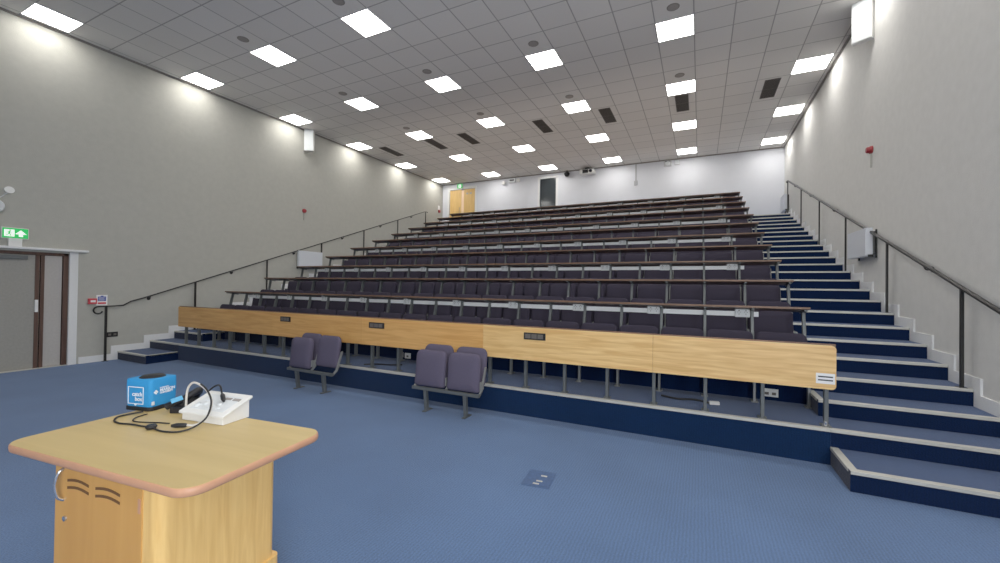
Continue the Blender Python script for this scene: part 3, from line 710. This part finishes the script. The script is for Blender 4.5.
MB().lathe((.352, yf, .515), [(0, 0), (.013, 0), (.012, .006), (.005, .007), (0, .0072)], (0, -1, 0), 18).build('lock', M['metal'], door, smooth=40)
for x0_, x1_, s_ in ((.365, .525, .03), (.575, .745, -.03)):
    for k in (0, 1):
        z = .690 - k * .033; xs = [x0_ + (x1_ - x0_) * i / 6 for i in range(7)]
        top = [(x, z + .006 + .010 * math.sin(PI * i / 6)) for i, x in enumerate(xs)]; bot = [(x, z - .006 + .010 * math.sin(PI * i / 6)) for i, x in enumerate(xs)]
        MB().prism(bot + top[::-1], yf - .0015, yf + .001, 'Y').build('vent_slot', M['lect_cut'], door)
for z in (.67, .25): MB().bx(bu1 - .118, bu1 - .103, yf - .003, yf + .001, z - .03, z + .03).build('hinge', M['lect_edge'], door)

# ------------------------------------------------------------------ things on the lectern
# blue soft cube microphone
p0 = Vector((-2.456, 1.095, 0)) * S; p1 = Vector((-2.614, 1.057, 0)) * S
eu = (p0 - p1).normalized(); a2 = math.atan2(eu.y, eu.x); bw, bd, bh = .192, .165, .186
cen = (p0 + p1) / 2 + Vector((-eu.y, eu.x, 0)) * bd / 2
t = thing('throw_microphone', 'bright blue foam box microphone with black base and white print on the lectern', 'microphone', (cen.x, cen.y, HT), a2)
body = MB(); V = []
for z, k in ((.022, .97), (.06, 1.0), (.14, 1.02), (bh, 1.0)):
    V.append([(x * k, y * k, z) for x, y in [(px - bw / 2, py - bd / 2) for px, py in rr(0, bw, 0, bd, .022, 4)]])
n_ = len(V[0]); F = []
for i in range(3):
    for k in range(n_): F.append((i * n_ + k, i * n_ + (k + 1) % n_, (i + 1) * n_ + (k + 1) % n_, (i + 1) * n_ + k))
F += [list(range(n_))[::-1], list(range(3 * n_, 4 * n_))]
body.add([p for R_ in V for p in R_], F).build('foam_body', M['blue'], t, bevel=.008, smooth=50)
MB().prism([(x - bw / 2, y - bd / 2) for x, y in rr(-.004, bw + .004, -.004, bd + .004, .03, 4)], .001, .024, 'Z').build('base', M['plastic_d'], t, bevel=.005)
MB().lathe((.005, .0, bh - .006), [(0, 0), (.060, 0), (.066, .007), (.054, .016), (0, .02)], n=24).build('top_cap', M['plastic_d'], t, smooth=50)
# speech-square logo and words on the face toward the doors; emblem and words on the other face
yfc = -bd / 2 * 1.012 - .0018
lg = MB()
for x0_, x1_, z0_, z1_ in ((-.068, .048, .138, .142), (-.068, .048, .040, .044), (-.068, -.064, .040, .142), (.044, .048, .040, .142)): lg.bx(x0_, x1_, yfc - .001, yfc + .001, z0_, z1_)
lg.prism([(-.022, .041), (.002, .041), (-.010, .030)], yfc - .001, yfc + .001, 'Y')
lg.build('square_logo', M['ink'], t)
RX = Matrix.Rotation(PI / 2, 4, 'X')
text_mb('catch', .035, 'RIGHT', weight=.0003).build('writing', M['ink'], t, xf=Matrix.Translation((.040, yfc - .001, .088)) @ RX)
text_mb('box', .035, 'RIGHT', weight=.0003).build('writing', M['ink'], t, xf=Matrix.Translation((.040, yfc - .001, .060)) @ RX)
xfc = bw / 2 * 1.012 + .0015
def onside(y, z): return Matrix.Translation((xfc, y, z)) @ Matrix.Rotation(PI / 2, 4, 'Z') @ RX
em = MB(); q = .0145
for dx, dz_ in ((-.5, 0), (.5, 0), (0, .5), (0, -.5)):
    cx, cz = -.052 + dx * q, .109 + dz_ * q
    em.prism([(cx, cz + q * .42), (cx - q * .42, cz), (cx, cz - q * .42), (cx + q * .42, cz)], xfc - .001, xfc + .001, 'X')
em.build('diamond_emblem', M['ink'], t)
text_mb('PLYMOUTH', .010, 'LEFT', weight=.0002).build('writing', M['ink'], t, xf=onside(-.029, .126))
text_mb('MARJON', .0235, 'LEFT', weight=.0004).build('writing', M['ink'], t, xf=onside(-.029, .1075))
text_mb('UNIVERSITY', .0145, 'LEFT', weight=.0004).build('writing', M['ink'], t, xf=onside(-.029, .0945))
MB().box((bw / 2 - .004, -bd / 2 + .018, .045), (.012, .014, .022)).build('strap_loop', M['plastic_g'], t, bevel=.003)

# white wedge console
W0 = Vector((-2.292, 1.352, 0)); W1 = Vector((-2.602, 1.308, 0)); ew = (W0 - W1).normalized(); a3 = math.atan2(ew.y, ew.x)
t = thing('receiver_console', 'white wedge-shaped console with sloping top on the lectern', 'console', (W1.x, W1.y, HT), a3)
cw, cd, zf, zb_ = .313, .16, .052, .112
MB().prism([(0, .001), (cd, .001), (cd, zb_ - .008), (0, zf - .008)], .004, cw - .004, 'X').build('base', M['plastic_w'], t, bevel=.004)
sl = math.atan2(zb_ - zf, cd)
MB().prism([(-.012, zf - .014), (cd + .012, zb_ - .004), (cd + .012, zb_ + .010), (-.012, zf)], -.008, cw + .008, 'X').build('sloping_lid', M['plastic_w'], t, bevel=.005)
RS = Matrix.Translation((0, 0, zf + .003)) @ Matrix.Rotation(sl, 4, 'X')
MB().bx(.03, cw - .03, .02, cd - .005, -.001, .003).build('face_panel', M['plastic_g'], t, bevel=.002, xf=RS)
MB().box((cw - .05, cd * .80, .004), (.05, .018, .004)).box((cw - .11, cd * .80, .004), (.045, .016, .004)).build('label_slot', M['disc'], t, xf=RS)
for x, y, r in ((.06, .05, .018), (.10, .07, .016), (.16, .055, .02), (.20, .075, .014), (.085, .10, .015), (.22, .045, .012)):
    MB().lathe((x, y, .002), [(0, 0), (r, 0), (r * .95, .006), (r * .7, .010), (0, .011)], n=16).build('knob', M['plastic_g'], t, smooth=50, xf=RS)
# strap and leads
def P3(x, y, z): return (x * S, y * S, HT + z)
t = thing('carry_strap', 'black strap with pale blue tag behind the blue microphone', 'strap', (-2.815, 1.395, HT))
mb = MB()
mb.tube(spline([(-.035, -.045, .024), (-.02, -.03, .035), (.02, -.005, .055), (.055, .04, .088), (.05, .085, .105), (.02, .10, .085), (-.005, .085, .045), (.02, .06, .024), (.06, .05, .024)], 6), .020, 8)
mb.box((.055, .015, .018), (.10, .12, .032), .5).box((.045, .05, .045), (.06, .09, .03), .8)
mb.build('webbing', M['cable_d'], t, smooth=60)
MB().box((.030, -.022, .072), (.060, .008, .026), .75, Matrix.Rotation(.75, 3, 'Z') @ Matrix.Rotation(-.35, 3, 'Y')).build('blue_tag', M['blue2'], t, bevel=.002)
pl = MB().tube(spline([(-2.665, 1.36, HT + .008), (-2.672, 1.365, .869), (-2.661, 1.363, .963), (-2.633, 1.363, 1.007), (-2.592, 1.365, 1.025), (-2.525, 1.364, 1.017), (-2.45, 1.356, .997), (-2.379, 1.339, .960), (-2.353, 1.322, .925), (-2.352, 1.302, .887), (-2.365, 1.281, .860), (-2.391, 1.262, .845), (-2.430, 1.250, HT + .013)]), .0058, 10).build('white_cable', M['cable_w'], smooth=60)
tag(pl, 'white cable arching high over the front of the white console', 'cable')
MB().tube([(-2.432, 1.250, HT + .013), (-2.440, 1.245, HT + .013), (-2.475, 1.222, HT + .013), (-2.495, 1.208, HT + .012)], [.006, .0115, .0125, .007], 10).build('plug', M['cable_d'], pl, smooth=50)
b2 = MB().tube(spline([(-2.905, 1.262, HT + .012), (-2.94, 1.20, HT + .007), (-2.935, 1.155, HT + .006), (-2.872, 1.118, HT + .006), (-2.80, 1.112, HT + .006), (-2.73, 1.132, HT + .006), (-2.64, 1.145, HT + .006), (-2.564, 1.150, HT + .010), (-2.49, 1.150, HT + .006), (-2.43, 1.160, HT + .006), (-2.385, 1.185, HT + .006), (-2.366, 1.225, HT + .010), (-2.352, 1.262, .856), (-2.337, 1.290, .884), (-2.338, 1.310, .927), (-2.364, 1.327, .970), (-2.43, 1.342, 1.010), (-2.50, 1.350, 1.030)]), .0048, 8).build('black_cable', M['cable_d'], smooth=60)
tag(b2, 'looping black cable with an inline bead in front of the blue microphone', 'cable')
MB().lathe((-2.564, 1.150, HT + .002), [(0, 0), (.020, .002), (.026, .012), (.020, .022), (0, .024)], n=14).build('ferrite_bead', M['cable_d'], b2, smooth=50)
b3 = MB().tube(spline([(-2.86, 1.262, HT + .006), (-2.84, 1.20, HT + .005), (-2.78, 1.165, HT + .005), (-2.70, 1.185, HT + .005), (-2.63, 1.215, HT + .005), (-2.57, 1.235, HT + .005)]), .0036, 8).build('black_cable', M['cable_d'], smooth=60)
tag(b3, 'thin short black cable lying close against the blue microphone base', 'cable')
b4 = MB().tube(spline([(-2.660, 1.440, HT + .008), (-2.672, 1.452, HT + .06), (-2.640, 1.478, .955), (-2.590, 1.490, .985), (-2.535, 1.475, .985), (-2.490, 1.455, .968), (-2.462, 1.442, .957)]), .005, 8).build('black_cable', M['cable_d'], smooth=60)
tag(b4, 'black lead draped over the back of the white console, ending in a plug', 'cable')
MB().tube([(-2.466, 1.444, .958), (-2.455, 1.440, .953), (-2.425, 1.427, .940), (-2.405, 1.418, .931)], [.006, .012, .012, .007], 10).build('plug', M['cable_d'], b4, smooth=50)

# ------------------------------------------------------------------ world, camera
w = bpy.data.worlds.new('hall_world'); scn.world = w; w.use_nodes = True
w.node_tree.nodes['Background'].inputs['Color'].default_value = (.6, .65, .75, 1); w.node_tree.nodes['Background'].inputs['Strength'].default_value = .05
f, yaw, pit, rol = 412.3357, .4517, .0103, .0128
fw = Vector((-math.sin(yaw) * math.cos(pit), math.cos(yaw) * math.cos(pit), math.sin(pit)))
r_ = Vector((math.cos(yaw), math.sin(yaw), 0)); u_ = r_.cross(fw)
r2 = r_ * math.cos(rol) + u_ * math.sin(rol); u2 = -r_ * math.sin(rol) + u_ * math.cos(rol)
cam = bpy.data.cameras.new('camera'); cam.sensor_width = 36; cam.sensor_fit = 'HORIZONTAL'; cam.lens = f * 36 / 1000; cam.clip_start = .05
co = bpy.data.objects.new('camera_view', cam); COL.objects.link(co)
co.matrix_world = Matrix(((r2.x, u2.x, -fw.x, 0), (r2.y, u2.y, -fw.y, 0), (r2.z, u2.z, -fw.z, 1.6), (0, 0, 0, 1)))
scn.camera = co
scn.view_settings.view_transform = 'Standard'; scn.view_settings.look = 'None'; scn.view_settings.exposure = 0; scn.view_settings.gamma = 1.15
